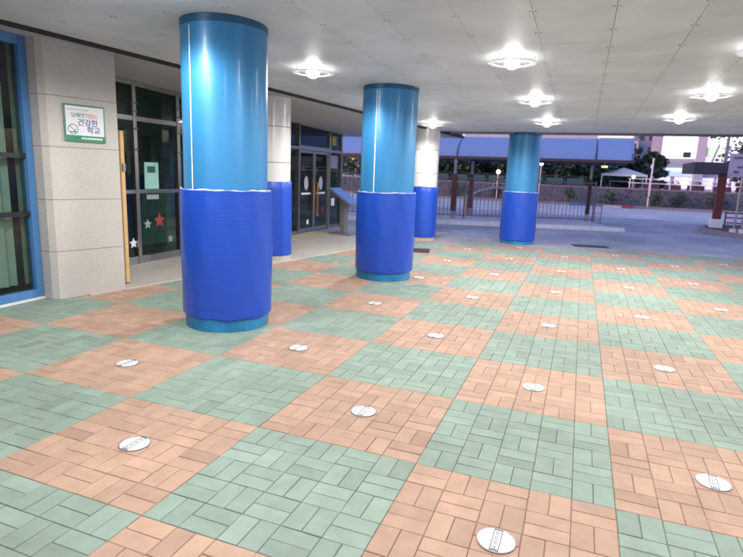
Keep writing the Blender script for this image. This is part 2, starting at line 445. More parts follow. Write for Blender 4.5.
column('blue round column with white seam at its middle, beside the information stand', -1.005, 5.02, .395, .12, 1.27, math.radians(28))
column('farthest blue round column, standing alone near the canopy edge and walkway', .32, 10.9, .375, .09, 1.23)

def stone_column(label, cx, cy, r, wb, wt, joints):
    t = thing('stone_column', label, 'column', (cx,cy,0), 0, 'stone clad columns by the entrance')
    zt = ceilz(cx,cy) + .02; s = MB(); zs = [wt-.1] + joints + [zt]
    prof = []
    for a, b in zip(zs, zs[1:]): prof += [(r-.006,a+.001),(r-.006,a+.004),(r,a+.006),(r,b-.006),(r-.006,b-.004)]
    s.lathe(prof, 72); s.build('shaft', 'stone_white', t, True)
    j = MB()
    for z in joints: j.lathe([(r-.005,z-.004),(r-.005,z+.004)], 72)
    j.build('joint_band', 'stone_joint', t)
    MB().lathe([(r+.015,0),(r+.015,wb-.005)], 72).build('base_ring', 'stone_base', t, True)
    rr = random.Random(int(cy*10)); p = [rr.uniform(0,6) for _ in range(3)]
    R = r+.028
    pr = [(r,wb),(R-.006,wb),(R,wb+.01)] + [(R, wb+.02+(wt-wb-.03)*q/10) for q in range(11)] + [(R-.006,wt),(r,wt)]
    MB().lathe(pr, 96, fn=lambda rad,z,a,k: (rad+.004*math.sin(3*a+p[0]+z*2)+.002*math.sin(9*a+p[1]), z+(.006*math.sin(3*a+p[2]) if k > 10 else 0)), cap=False).build('padded_wrap', 'wrap_blue', t, True)
    return t
stone_column('white stone column with padded blue wrap, nearest the glass entrance doors', -3.282, 5.555, .315, .09, 1.34, [1.65,2.23])
stone_column('white stone column with padded blue wrap, farther off near the walkway', -1.85, 10.1, .315, .08, 1.27, [1.58,2.12])

# ------------------------------------------------------------------ stone pier, sign, window, glass wall, doors
t = thing('stone_pier', 'pale stone clad pier carrying the green edged sign', 'pier', (-3.69,1.67,0))
def loc_(p): return (p[0]+3.69, p[1]-1.67)
foot = [(-3.965,1.668),(-3.755,1.66),(-3.69,1.70),(-3.47,2.43),(-4.66,2.58),(-4.66,1.9)]
foot = [loc_(p) for p in foot]
zs = [0.0,.545,1.12,1.69,2.225,2.86]
cxm = sum(p[0] for p in foot)/6; cym = sum(p[1] for p in foot)/6
core = [(cxm+(p[0]-cxm)*.992, cym+(p[1]-cym)*.988) for p in foot]
for a, b in zip(zs, zs[1:]):
    MB().prism(foot, a+.003, b-.003).build('stone_course', 'stone', t)
MB().prism(core, .0, 2.86).build('mortar_core', 'stone_joint', t)

# sign on the pier
pu = Vector((.22,.73,0)).normalized(); pn = Vector((pu.y,-pu.x,0))    # along the face, outwards
sb = Vector((-3.69,1.70,0)) + pu*.383 + Vector((0,0,1.955)) + pn*.002
sg = thing('wall_sign', 'white sign with green border and Korean lettering on the stone pier', 'sign', sb)
SM = Matrix(((pu.x,0,pn.x,0),(pu.y,0,pn.y,0),(0,1,0,0),(0,0,0,1)))       # local x along face, y up, z out
def sbox(x0,y0,x1,y1,z0,z1,name,m,parent=sg,bev=0.):
    b = MB().box(x0,y0,z0,x1,y1,z1,bev=bev); b.v = [tuple(SM @ Vector(p)) for p in b.v]; return b.build(name, m, parent)
sw, sh = .225, .2
sbox(-sw,-sh,sw,sh,0,.018,'sign_backing','sign_rim',bev=.004)
sbox(-sw+.018,-sh+.07,sw-.018,sh-.018,.017,.0205,'sign_panel','white')
sbox(-sw+.018,-sh+.014,sw-.018,-sh+.069,.017,.021,'green_band','sign_green')
def stext(body, size, x, y, m, sq=1.):
    return text_mesh(body, size, 'lettering', m, sg, SM @ Matrix.Translation((x,y,.0215)), sq)
stext('담배연기', .056, -.052, .083, 'ink_green', .95)
stext('없는', .056, .095, .083, 'ink_orange', .95)
stext('건강한', .082, .028, .006, 'ink_navy')
stext('학교', .082, .088, -.072, 'ink_navy')
fine = MB()
for k in range(15): fine.box(-.185+k*.0155,.139,.0205,-.185+k*.0155+.011+.003*(k % 2),.147,.0213)
fine.v = [tuple(SM @ Vector(p)) for p in fine.v]; fine.build('fine_print', 'ink_pale', sg)
fine = MB()
for k in range(11): fine.box(-.05+k*.0215,-.168,.021,-.05+k*.0215+.017,-.150,.0218)
fine.v = [tuple(SM @ Vector(p)) for p in fine.v]; fine.build('band_print', 'ink_white', sg)
em = MB(); v = []; f = []
n = 40
for i in range(n):
    a = 2*PI*i/n
    for q in (.056,.047): v.append((-.135+q*math.cos(a), -.066+q*math.sin(a), .0216))
f = [(2*i,2*((i+1) % n),2*((i+1) % n)+1,2*i+1) for i in range(n)]
em.add(v, f)
em.add([(-.172,-.034,.0217),(-.166,-.028,.0217),(-.098,-.098,.0217),(-.104,-.104,.0217)], [(0,1,2,3)])
em.v = [tuple(SM @ Vector(p)) for p in em.v]; em.build('no_smoking_emblem', 'ink_green', sg)
em = MB().box(-.167,-.101,.0206,-.108,-.090,.0214).box(-.112,-.086,.0206,-.106,-.06,.0214)
em.v = [tuple(SM @ Vector(p)) for p in em.v]; em.build('cigarette_mark', 'board_mark', sg)

# blue framed window at the left
w = thing('blue_framed_window', 'tall window in a thick blue frame with pale green curtains', 'window', (-3.93,1.66,0))
def wb_(x0,y0,z0,x1,y1,z1,name,m,bev=.004): return MB().box(x0,y0,z0,x1,y1,z1,bev=bev).build(name, m, w)
wy = -3.6
fr = MB().box(-.05,-.078,.03,.045,-.002,2.95,bev=.005).box(-.05,wy,.03,.045,-.080,.115,bev=.005).box(-.05,wy,2.70,.045,-.080,2.95,bev=.005)
fr.build('frame', 'frame_blue', w)
wb_(-.05,wy,0,.06,-.0,.028,'sill','white_sill')
tb = MB().box(-.035,wy,1.555,.03,-.081,1.605).box(-.035,wy,.935,.03,-.081,.985)
tb.build('transom', 'black_bar', w)
for yv in (-1.35,-2.55): MB().box(-.036,yv-.03,.142,.031,yv+.03,2.698).build('mullion', 'black_bar', w)
MB().box(-.012,wy,.117,-.006,-.081,2.698).build('glass_pane', 'glass', w)
def curtain(y0,y1,name='curtain'):
    c = MB(); v = []; n = 40
    for i in range(n+1):
        y = y0+(y1-y0)*i/n; x = -.15 + .022*math.sin(i*1.45) + .01*math.sin(i*.6)
        v += [(x,y,.16),(x,y,2.72)]
    c.add(v, [(2*i,2*i+2,2*i+3,2*i+1) for i in range(n)]).build(name, 'curtain', w, True)
curtain(-.085,-.005); curtain(-1.25,-.17); curtain(-2.5,-1.5)
MB().box(-.26,-.165,0.012,-.13,-.088,2.72).build('inner_post', 'black_bar', w)
# dark rooms behind the glass (real interior, unlit)
rm = MB().box(-6.9,2.0,.0,-6.8,11.4,2.9).box(-12,-6,-.02,-11.9,11.5,2.9).box(-11.9,-6,-.02,-3.98,-5.9,2.9).box(-11.9,1.9,-.02,-4.7,2.0,2.9).box(-11.9,11.4,-.02,-4.75,11.5,2.9)
structure(rm.build('interior_wall', 'room_wall'))
structure(MB().box(-11.9,-5.9,-.03,-4.7,11.4,.012).box(-4.7,-5.9,-.03,-3.99,1.66,.012).build('interior_floor', 'room_floor'))
structure(MB().prism([(-11.9,-5.9),(-4.72,-5.9),(-4.72,11.4),(-11.9,11.4)], 2.9, 3.0).build('interior_ceiling', 'room_wall'))
ir = MB()
for a, b in ((2.6,3.5),(4.6,5.5),(5.6,6.5),(8.6,9.5)): ir.box(-6.798,a,.012,-6.76,b,2.1)
structure(ir.build('interior_doorway', 'dark_teal'))
structure(MB().box(-6.0,3.9,.012,-5.7,4.2,2.9).box(-6.0,7.9,.012,-5.7,8.2,2.9).build('interior_pier', 'bldg_grey'))
nb = MB().box(-6.798,6.75,1.0,-6.77,7.9,1.9)
tag(nb.build('lobby_board', 'board_face'), 'pale notice board on the lobby wall behind the dark glass', 'notice board')
ic = MB().box(-6.5,5.2,.015,-6.0,7.8,1.05)
tag(ic.build('reception_counter', 'room_wall'), 'dark counter in the unlit lobby behind the glass wall', 'counter')

# glass wall between pier and doors
g = thing('glass_wall', 'dark glass entrance wall in steel framing with star stickers', 'glass wall', (-4.65,2.5,0))
GY0, GY1 = 2.55, 8.45
def gl(y0,z0,y1,z1,x0=-.04,x1=.04,name=None,m='steel',parent=g,bev=.004): 
    return MB().box(x0,y0-2.5,z0,x1,y1-2.5,z1,bev=bev).build(name, m, parent)
mull = [2.62,3.88,4.82,5.76,6.7,7.64,8.44]
for y in mull: gl(y-.035,.0,y+.035,ceilz(0,y)-.035,-.045,.045,'mullion','steel')
def rail(z0,z1,name,hi=None):
    r_ = MB()
    for a, b in zip(mull, mull[1:]): r_.box(-.036,a+.036-2.5,z0,.036,b-.036-2.5,z1,bev=.003)
    return r_.build(name, 'steel', g)
rail(.014,.13,'bottom_rail'); rail(1.095,1.15,'mid_rail'); rail(2.165,2.235,'transom')
rh = MB()
for a, b in zip(mull, mull[1:]): rh.prism([(-.036,a+.036-2.5),(.036,a+.036-2.5),(.036,b-.036-2.5),(-.036,b-.036-2.5)], lambda X,Y: ceilz(0,Y+2.5)-.10, lambda X,Y: ceilz(0,Y+2.5)-.034)
rh.build('head_rail', 'steel', g)
for a, b in zip(mull, mull[1:]):
    for z0, z1 in ((.13,1.095),(1.15,2.165),(2.235,ceilz(0,b)-.10)):
        MB().box(-.006,a+.036-2.5,z0,.0,b-.036-2.5,z1).build('glass_pane', 'glass_dark', g)
# steel spider clamps on the mullions
for y in mull[1:-1]:
    cl = MB()
    for z in (2.30,2.42,1.75,2.05):
        cl.tube([(.045,y-2.5-.05,z),(.075,y-2.5,z),(.045,y-2.5+.05,z)], .012, 8)
    cl.build('glass_clamp', 'steel', g, True)
def star(y, z, s, m, label):
    pts = []
    for k in range(10):
        a = PI/2 + k*PI/5; q = s if k % 2 == 0 else s*.48
        pts.append((q*math.cos(a), q*math.sin(a)))
    v = [(.0015,y-2.5+p[0],z+p[1]) for p in pts] + [(.0035,y-2.5+p[0],z+p[1]) for p in pts]
    o = MB().add(v, [tuple(range(10)), tuple(range(19,9,-1))] + [(i,(i+1) % 10,10+(i+1) % 10,10+i) for i in range(10)]).build('star_sticker', m, g)
    o['label'] = label
star(4.36,.655,.125,'red','large red star sticker')
star(4.10,.61,.085,'grey_paper','grey star sticker')
star(3.79,.34,.085,'white','small white star sticker')
star(4.60,.335,.07,'grey_paper','pale star sticker low on the glass')
MB().box(.0015,4.07-2.5,1.16,.006,4.37-2.5,1.57).build('notice_sheet', 'teal_paper', g)
MB().box(.0062,4.13-2.5,1.41,.0075,4.30-2.5,1.51).build('notice_window', 'dark_teal', g)
MB().box(.0015,4.10-2.5,1.00,.004,4.36-2.5,1.07).build('notice_strip', 'grey_paper', g)

# tan board leaning at the pier
tw = thing('wooden_post', 'tall thin tan wooden board standing at the pier edge by the glass', 'board', (-3.625,2.66,0))
MB().box(-.10,-.02,.031,-.028,.035,1.93,bev=.004).build('board', 'tan_wood', tw)
MB().box(-.027,-.012,1.44,-.005,.028,1.54,bev=.004).build('latch', 'steel_dull', tw)
MB().box(-.11,-.025,.0161,-.018,.04,.030).build('foot', 'steel_dull', tw)

# double entrance doors and their side lights
d = thing('entrance_doors', 'double glass entrance doors with white oval emblems and wooden handles', 'doors', (-4.65,8.5,0))
def db(x0,y0,z0,x1,y1,z1,name,m,parent=d,bev=.003): return MB().box(x0,y0-8.5,z0,x1,y1-8.5,z1,bev=bev).build(name, m, parent)
hz = 2.02
fm = MB().box(-.06,.0,0,.06,.42,.016)
fr = MB()
for y0, y1 in ((8.482,8.54),(8.93,9.0),(10.60,10.67),(11.36,11.45)): fr.box(-.055,y0-8.5,.016,.055,y1-8.5,2.62,bev=.004)
fr.box(-.05,9.001-8.5,hz,.05,10.599-8.5,hz+.10,bev=.004).box(-.05,10.671-8.5,hz,.05,11.359-8.5,hz+.07,bev=.004).box(-.05,8.541-8.5,hz,.05,8.929-8.5,hz+.07,bev=.004)
fr.build('door_frame', 'steel', d)
for a, b in ((8.541,8.929),(9.001,10.599),(10.671,11.359)):
    db(-.006,a,hz+.10,0,b,2.62,'transom_pane','glass_dark',bev=0)
for a, b in ((8.541,8.929),(10.671,11.359)):
    db(-.006,a,.10,0,b,hz,'side_pane','glass_dark',bev=0)
    db(-.035,a,.016,.035,b,.10,'side_sill','steel')
for k, (a, b) in enumerate(((9.005,9.797),(9.803,10.595))):
    lf = MB(); W_ = .055
    lf.box(-.025,a-8.5,.03,.025,a+W_-8.5,hz-.006,bev=.003).box(-.025,b-W_-8.5,.03,.025,b-8.5,hz-.006,bev=.003)
    lf.box(-.024,a+W_+.001-8.5,.03,.024,b-W_-.001-8.5,.13,bev=.003).box(-.024,a+W_+.001-8.5,hz-.07,.024,b-W_-.001-8.5,hz-.006,bev=.003)
    leaf = lf.build('door_leaf', 'steel', d)
    MB().box(-.006,a+W_-8.5,.13,0,b-W_-8.5,hz-.07).build('glass_pane', 'glass_dark', leaf)
    yc = (a+b)/2 - 8.5
    o_ = MB(); v = [(.003,yc+.105*math.cos(2*PI*i/28),1.23+.17*math.sin(2*PI*i/28)) for i in range(28)]
    v += [(.006,p[1],p[2]) for p in v]
    o_.add(v, [tuple(range(28)),tuple(range(55,27,-1))] + [(i,(i+1) % 28,28+(i+1) % 28,28+i) for i in range(28)]).build('oval_emblem', 'pale_pipe', leaf)
    MB().box(.003,yc-.24,.955,.006,yc+.24,1.0).build('lettered_strip', 'white', leaf)
    hy = (b-.10 if k == 0 else a+.10) - 8.5
    hh = MB().tube([(.03,hy,.50),(.07,hy,.53),(.075,hy,.9),(.07,hy,1.22),(.03,hy,1.25)], .02, 10)
    hh.build('handle', 'handle_wood', leaf, True)
    if k == 0: MB().box(.003,yc+.05,.22,.006,yc+.15,.33).build('sticker', 'white', leaf)
    else:
        MB().box(.003,yc-.2,.38,.006,yc-.11,.48).build('sticker', 'grey_paper', leaf)
        MB().box(.003,yc+.1,.48,.006,yc+.2,.66).build('sticker', 'red', leaf)
db(.0562,10.72,2.22,.064,10.98,2.45,'yellow_notice','yellow',bev=0)
db(.003,10.85,.62,.012,11.05,.82,'white_notice','white',bev=0)
db(.003,10.78,1.62,.01,11.2,1.96,'white_notice','board_face',bev=0)
# yellow tactile strip on the platform by the doors
structure(MB().box(-4.45,8.95,.016,-4.15,9.25,.021).box(-4.3,9.4,.016,-4.0,9.75,.021).box(-4.45,7.7,.016,-4.2,8.3,.021).build('tactile_paving', 'yellow'))

# information stand
k = thing('information_stand', 'grey metal information stand with tilted blue panel beside the glass doors', 'stand', (-3.76,9.75,.016))
MB().box(-.30,-.28,0,.30,.28,.035,bev=.006).build('base_plate', 'steel_dull', k)
MB().box(-.07,-.10,.035,.07,.10,.90,bev=.006).build('post', 'steel_dull', k)
p_ = MB(); zt = 1.13; zl = .75
p_.add([(-.28,-.33,zt),(.32,-.33,zl),(.32,.33,zl),(-.28,.33,zt),(-.28,-.33,zt-.05),(.32,-.33,zl-.05),(.32,.33,zl-.05),(-.28,.33,zt-.05)],
       [(0,1,2,3),(4,7,6,5),(0,4,5,1),(1,5,6,2),(2,6,7,3),(3,7,4,0)]).build('panel_tray', 'steel_dull', k)
sl_ = (zl-zt)/.6
def pz(x): return zt + (x+.28)*sl_ + .004
MB().add([(-.25,-.30,pz(-.25)),(.29,-.30,pz(.29)),(.29,.30,pz(.29)),(-.25,.30,pz(-.25))], [(0,1,2,3)]).build('panel_face', 'kiosk_blue', k)

# ------------------------------------------------------------------ white discs set in the orange squares
discs = [(-1,-1),(1,-1),(-2,0),(0,0),(2,0),(-1,1),(1,1),(0,2),(2,2),(-1,3),(1,3),(0,4),(2,4),(-1,5),(1,5),(3,5),(0,6),(2,6),(-1,7),(1,7),(3,7),(0,8),(2,8),(-1,9),(1,9),(3,9),(0,10),(2,10),(4,10)]
rows = ['nearest','second','third','fourth','fifth','sixth','seventh','eighth','ninth','tenth','eleventh','twelfth']
pos = ['left','second','third']
count = {}
for I, J in discs: count[J] = count.get(J, 0) + 1
seen = {}
def make_disc():
    t = thing('floor_disc', '', 'floor disc')
    MB().lathe([(.0795,-.006),(.0795,.0035),(.076,.0052)], 48).build('plate', 'disc_white', t, True)
    rim = MB(); prof = [(.079,-.004),(.0835,-.004),(.0835,.0046),(.079,.0046)]
    rim.lathe(prof + [prof[0]], 48, cap=False).build('rim', 'steel_dull', t)
    br = MB().box(-.020,-.076,.0045,-.0155,.076,.0062).box(.0155,-.076,.0045,.020,.076,.0062)
    br.box(-.0152,-.076,.0045,.0152,-.066,.0062).box(-.0152,.066,.0045,.0152,.076,.0062)
    for q in range(4):
        y = -.052 + q*.0335
        br.box(-.008,y-.011,.0045,.008,y-.008,.006).box(-.008,y+.005,.0045,.008,y+.0085,.006).box(-.008,y-.0078,.0045,-.0045,y+.0048,.006).box(.001,y-.0078,.0045,.004,y+.0048,.006)
    br.build('lettered_bar', 'disc_grey', t)
    return t
proto = make_disc(); rd = random.Random(9)
for n, (I, J) in enumerate(discs):
    o = proto if n == 0 else dup(proto)
    o.location = (I+.5, (J+.5)*SY, .001); o.rotation_euler = (0,0,rd.uniform(-.08,.08))
    s_ = seen.get(J, 0); seen[J] = s_+1; c = count[J]
    w_ = ('left' if s_ == 0 else 'right') if c == 2 else ('left','middle','right')[s_]
    o['label'] = f'white floor disc, {w_}most in the {rows[J+1]} row of discs counted from the front' if w_ != 'middle' else f'white floor disc, middle one in the {rows[J+1]} row of discs from the front'
    o['category'] = 'floor disc'; o['group'] = 'white floor discs set in the orange squares'
# drain covers
def drain(x, y, rx, ry, label):
    t = thing('drain_cover', label, 'drain cover', (x,y,.004), .235, 'drain covers')
    MB().box(-rx,-ry,-.01,rx,ry,.004,bev=.002).build('plate', 'iron', t)
    s = MB(); n = int(rx*2/.07)
    for i in range(n): s.box(-rx+.05+i*.07,-ry+.04,.0041,-rx+.085+i*.07,ry-.04,.011)
    s.build('ribs', 'iron', t)
drain(2.02, 11.42, .42, .22, 'dark iron drain cover in the asphalt right of the farthest blue column')
drain(-1.45, 8.1, .34, .30, 'dark square drain cover in the paving behind the middle blue column')

# ------------------------------------------------------------------ ceiling lamps
lamps = [(.87,3.44,'large ceiling lamp with glowing ring, nearest the top centre of the photo'),
 (-1.54,3.63,'ceiling lamp with glowing ring between the two front blue columns'),
 (.91,5.97,'middle ceiling lamp of the row running towards the farthest blue column'),
 (.94,8.45,'farthest ceiling lamp of the row, just above the farthest blue column'),
 (3.09,5.59,'ceiling lamp with glowing ring at the right, nearer of the right pair'),
 (3.07,7.88,'ceiling lamp with glowing ring at the right, nearer the canopy edge'),
 (-1.38,8.82,'small ceiling lamp above the farther white stone column'),
 (-1.70,.66,'ceiling lamp cut by the top edge of the photo at the left'),
 (3.10,3.31,'ceiling lamp cut by the right edge of the photo'),
 (-1.46,6.2,'ceiling lamp hidden behind the middle blue column'),
 (.84,.95,'ceiling lamp overhead near the camera'),(3.3,.6,'ceiling lamp overhead right of the camera'),
 (-1.75,-1.5,'ceiling lamp behind and left of the camera'),(.84,-1.5,'ceiling lamp behind the camera'),
 (5.3,5.7,'ceiling lamp far right, nearer the canopy edge')]
LP = dict(power=11.0, size=.11)
def make_lamp():
    t = thing('ceiling_lamp', '', 'ceiling lamp')
    MB().lathe([(.10,.075),(.10,.0),(.088,-.004)], 32).build('housing', 'white', t, True)
    pr = [(.195,-.052),(.25,-.046),(.256,-.052),(.25,-.06),(.195,-.062),(.195,-.052)]
    MB().lathe(pr, 56, cap=False).build('ring', 'ring', t, True)
    for q in range(3):
        a = q*2*PI/3; MB().tube([(.225*math.cos(a),.225*math.sin(a),.01),(.225*math.cos(a),.225*math.sin(a),-.05)], .004, 6).build('bracket', 'steel', t)
    MB().sphere((0,0,-.045), .080, 20, 12, sz=.9).build('bulb', 'bulb', t, True)
    return t
lp = make_lamp()
ld = bpy.data.lights.new('lamp_light', 'SPOT'); ld.energy = LP['power']; ld.shadow_soft_size = LP['size']
ld.spot_size = math.radians(176); ld.spot_blend = .35; ld.color = (1., .985, .965)
for n, (x, y, lab) in enumerate(lamps):
    o = lp if n == 0 else dup(lp)
    o.location = (x, y, ceilz(x,y)-.004); o['label'] = lab; o['category'] = 'ceiling lamp'; o['group'] = 'round ceiling lamps under the canopy'
    l = bpy.data.objects.new('lamp_light', ld); col.objects.link(l); l.parent = o; l.location = (0,0,-.22)

# ------------------------------------------------------------------ covered walkway, fence
t = thing('covered_walkway', 'walkway canopy with blue translucent roof on brown posts beyond the forecourt', 'canopy', (0,17,0))
X_L, X_R = -9.0, 3.12
v = []; f = []; nseg = 10
prof = []
for i in range(nseg+1):
    a = PI*i/nseg
    prof.append((1.45-1.50*math.cos(a), 2.24+.78*math.sin(a)))
xs = [X_L + (X_R-X_L)*i/8 for i in range(9)]
for x in xs: v += [(x,p[0],p[1]) for p in prof]
n = nseg+1
f = [(i*n+j,(i+1)*n+j,(i+1)*n+j+1,i*n+j+1) for i in range(8) for j in range(nseg)]
MB().add(v, f).build('roof_sheet', 'poly_blue', t, True)
for x in (-8.4,-5.5,-2.6,-.25,2.0,3.08):
    MB().tube([(x,p[0],p[1]-.03) for p in prof], .035 if x < 3 else .02, 8).build('roof_rib', 'poly_rib', t, True)
bm_ = MB().box(X_L,-.07,2.16,X_R+.05,.02,2.25).box(X_L,2.88,2.16,X_R+.05,2.98,2.25)
bm_.build('eave_beam', 'beam', t)
for x in (-8.4,-5.5,-2.6,-.25,2.0): MB().box(x-.04,.021,2.14,x+.04,2.879,2.225).build('cross_beam', 'beam', t)
for x, y in ((-8.4,-.03),(-5.5,-.03),(-2.634,-.03),(-.25,-.03),(-8.4,2.6),(-5.5,2.6),(-2.53,2.6),(1.95,2.86)):
    pz_ = .10 if y < 1 else .045
    po = MB().box(x-.085,y-.085,.30,x+.085,y+.085,1.62,bev=.01).build('post', 'brown', t)
    MB().box(x-.045,y-.045,1.62,x+.045,y+.045,2.138).build('post_head', 'steel_dull', po)
    MB().box(x-.11,y-.11,.0,x+.11,y+.11,.06).box(x-.05,y-.05,.06,x+.05,y+.05,.30).build('post_shoe', 'steel_dull', po)
# iron fence
A = Vector((-6.5,15.6,.045)); B = Vector((-2.3,17.35,.045)); C2 = Vector((2.15,19.55,.045))
t = thing('iron_fence', 'grey iron fence of thin upright bars under the walkway', 'fence', (0,0,0))
for p, q in ((A,B),(B,C2)):
    dd = q-p; n = int(dd.length/.15); s = MB()
    for i in range(1, n): r_ = p+dd*i/n; s.box(r_.x-.011,r_.y-.011,r_.z+.10,r_.x+.011,r_.y+.011,r_.z+1.42)
    s.build('bar_panel', 'fence', t)
    rl = MB().beam(p+Vector((0,0,1.44)), q+Vector((0,0,1.44)), .04, .04).beam(p+Vector((0,0,.09)), q+Vector((0,0,.09)), .04, .04)
    rl.build('rail', 'fence', t)
    for i in (range(3) if p == A else range(1, 3)):
        r_ = p+dd*i/2; MB().box(r_.x-.03,r_.y-.03,r_.z-.04,r_.x+.03,r_.y+.03,r_.z+1.50).build('fence_post', 'fence', t)
t = thing('bent_handrail', 'pale bent pipe handrail on a short grey post behind the iron fence', 'handrail', (0,0,0))
MB().tube([(-2.75,20.4,.75),(-2.3,20.5,.98),(-1.75,20.6,1.13),(-1.2,20.7,1.14),(-.6,20.8,1.0),(-.2,20.9,.82)], .05, 10).build('pipe', 'pale_pipe', t, True)
MB().box(-2.85,20.3,-.03,-2.55,20.6,.78,bev=.02).build('post', 'steel_dull', t)
MB().tube([(-.22,20.9,.85),(-.22,20.9,-.03)], .035, 8).build('post', 'steel_dull', t)
MB().tube([(-1.8,20.6,1.13),(-1.75,20.6,1.45),(-1.25,20.7,1.45),(-1.2,20.7,1.14)], .03, 8).build('hoop', 'pale_pipe', t, True)
# narrow gate leaf beside the post
t = thing('gate_leaf', 'short narrow barred gate piece beside the walkway post', 'gate', (2.15,19.75,.0))
for x in (.06,.30): MB().box(x-.015,-.015,-.03,x+.015,.015,.70).build('stile', 'fence', t)
for z in (.1,.36,.66): MB().box(.076,-.01,z,.284,.01,z+.02).build('crossbar', 'fence', t)

# ------------------------------------------------------------------ kerb island things at the right
t = thing('red_post_shelter', 'flat dark roof carried by a red brown post on the kerb island', 'shelter', (6.25,19.9,.1))
MB().box(-.12,-.12,.30,.12,.12,1.95,bev=.01).build('post', 'redbrown', t)
MB().box(-.045,-.045,1.951,.045,.045,3.4).build('pole', 'steel_dull', t)
MB().box(-.95,-.25,1.88,1.6,2.4,1.905).box(-.95,-.25,1.906,1.6,-.2,2.26).box(-.95,-.199,1.906,-.9,2.4,2.26).box(1.55,-.199,1.906,1.6,2.4,2.26).build('roof', 'roof_dark', t)
MB().tube([(-.5,-.05,1.9),(-.25,.0,2.9)], .03, 8).build('brace', 'steel_dull', t)
MB().box(1.3,2.0,-.02,1.5,2.2,1.879).build('rear_post', 'redbrown', t)
MB().box(-.19,-.19,-.02,.19,.19,.30,bev=.02).build('base_block', 'white', t)
t = thing('red_barrier', 'low red tubular barrier beside the white post base on the island', 'barrier', (6.85,20.1,.1))
for z in (.18,.36,.52): MB().tube([(-.28,0,z),(.42,0,z)], .022, 8).build('crossbar', 'red', t)
for x in (-.28,.42): MB().tube([(x,0,-.01),(x,0,.56)], .025, 8).build('upright', 'red', t)
t = thing('notice_board', 'grey notice board with dark markings on two steel poles', 'notice board', (6.3,17.55,.1))
for x in (.0,.22): MB().tube([(x,0,-.02),(x,0,2.7)], .035, 12).build('pole', 'steel_dull', t, True)
MB().box(-.42,-.09,1.75,1.0,-.04,2.46,bev=.006).build('board', 'board_face', t)
mk = MB()
for (x0,z0,x1,z1) in ((-.33,2.30,.12,2.36),(.18,2.18,.42,2.30),(-.2,2.02,-.02,2.08),(.05,2.08,.3,2.12),(-.28,1.86,-.14,1.94),(.1,1.88,.5,1.92),(.5,2.2,.9,2.34)): mk.box(x0,-.096,z0,x1,-.0905,z1)
mk.build('markings', 'board_mark', t)
for x in (-.02,.22):
    MB().tube([(x,0,.0),(x,0,.14)], .10, 12).build('pole_foot', 'kerb', t)
t = thing('low_bar_rack', 'low grey bar rack standing on the kerb island by the poles', 'rack', (7.2,18.6,.1))
for i in range(4): MB().tube([(i*.22,0,-.01),(i*.22,0,.42),(i*.22,.3,.42),(i*.22,.3,-.01)], .018, 8).build('hoop', 'steel_dull', t, True)

# ------------------------------------------------------------------ foliage
def leaf_cloud(mb, c, rad, n, size, rg):
    for _ in range(n):
        while True:
            p = Vector((rg.uniform(-1,1), rg.uniform(-1,1), rg.uniform(-1,1)))
            if .35 < p.length < 1: break
        p = Vector((p.x*rad[0], p.y*rad[1], p.z*rad[2])) + Vector(c)
        u = Vector((rg.gauss(0,1), rg.gauss(0,1), rg.gauss(0,.6))).normalized(); w_ = u.orthogonal().normalized()
        q = Matrix.Rotation(rg.uniform(0,6.28), 3, u) @ w_; s = size*rg.uniform(.6,1.3)
        mb.add([(p-u*s)[:], (p+q*s*.5)[:], (p+u*s)[:], (p-q*s*.5)[:]], [(0,1,2,3)])
def make_tree(name, label, cat, h, rw, leaf, seed, loc, group, size=.2, n=40):
    rg = random.Random(seed); t = thing(name, label, cat, loc, rg.uniform(0,6.28), group)
    tr = MB(); tr.tube([(0,0,-.1),(.03*h,.0,h*.25),(.01*h,.03*h,h*.5),(0,0,h*.85)], [.05*h*.6,.04*h*.6,.03*h*.6,.01*h], 8)
    cr = MB()
    for k in range(n):
        a = rg.uniform(0,6.28); z = h*rg.uniform(.16,.93); q = rw*(1-abs(z/h-.55)*1.2)*rg.uniform(.35,1.)
        c = (q*math.cos(a), q*math.sin(a), z)
        if k % 4 == 0: tr.tube([(0,0,z*.62),(c[0]*.5,c[1]*.5,z*.85),c], [.02*h,.012*h,.005*h], 6)
        r_ = rw*rg.uniform(.24,.42); leaf_cloud(cr, c, (r_,r_,r_*.75), int(70*rg.uniform(.7,1.3)), size, rg)
    cr.build('crown', leaf, t); tr.build('trunk', 'bark', t, True)
    return t
GT = 'trees behind the walkway'
specs = [('dark bushy tree beyond the walkway, left of the farther stone column', -12.5,41,4.6,2.3,'leaf_dark'),
 ('dark round tree seen under the walkway roof between its two front posts', -7.6,39.5,4.0,2.1,'leaf_dark'),
 ('mid green tree under the walkway roof beside the lit garden lamp', -4.6,41.5,4.3,2.2,'leaf_mid'),
 ('dark tree just left of the farthest blue column, beyond the walkway', -2.2,39.5,4.2,2.1,'leaf_dark'),
 ('dense dark tree right of the farthest blue column behind the fence', .3,40.5,4.4,2.3,'leaf_dark'),
 ('mid green spreading tree behind the long walkway post', 2.4,42.5,4.1,2.2,'leaf_mid'),
 ('dark tree rising behind the white tent roof', 4.3,45.5,3.5,1.9,'leaf_dark'),
 ('pale green tree at the far left under the walkway roof', -10.2,43.5,4.4,2.4,'leaf_pale'),
 ('mid green tree filling the gap behind the second walkway post', -6.0,44,4.6,2.3,'leaf_mid'),
 ('slim dark tree right of the white tent before the lilac building', 6.7,44,3.3,1.0,'leaf_dark')]
for n, (lab, x, y, h, rw, lf) in enumerate(specs):
    if x < 3: h *= .84
    make_tree('garden_tree', lab, 'tree', h, rw, lf, 20+n, (x,y,.6), GT)
make_tree('street_tree', 'leafy tree with thin branches against the sky beyond the entrance doors', 'tree', 5.2, 2.2, 'leaf_mid', 51, (-12.5,26,-.03), None, .12, 20)
make_tree('street_tree', 'dark leafy branches before the white lit building at the right', 'tree', 7.5, 2.6, 'leaf_dark', 52, (12.6,46,-.03), None, .16, 18)
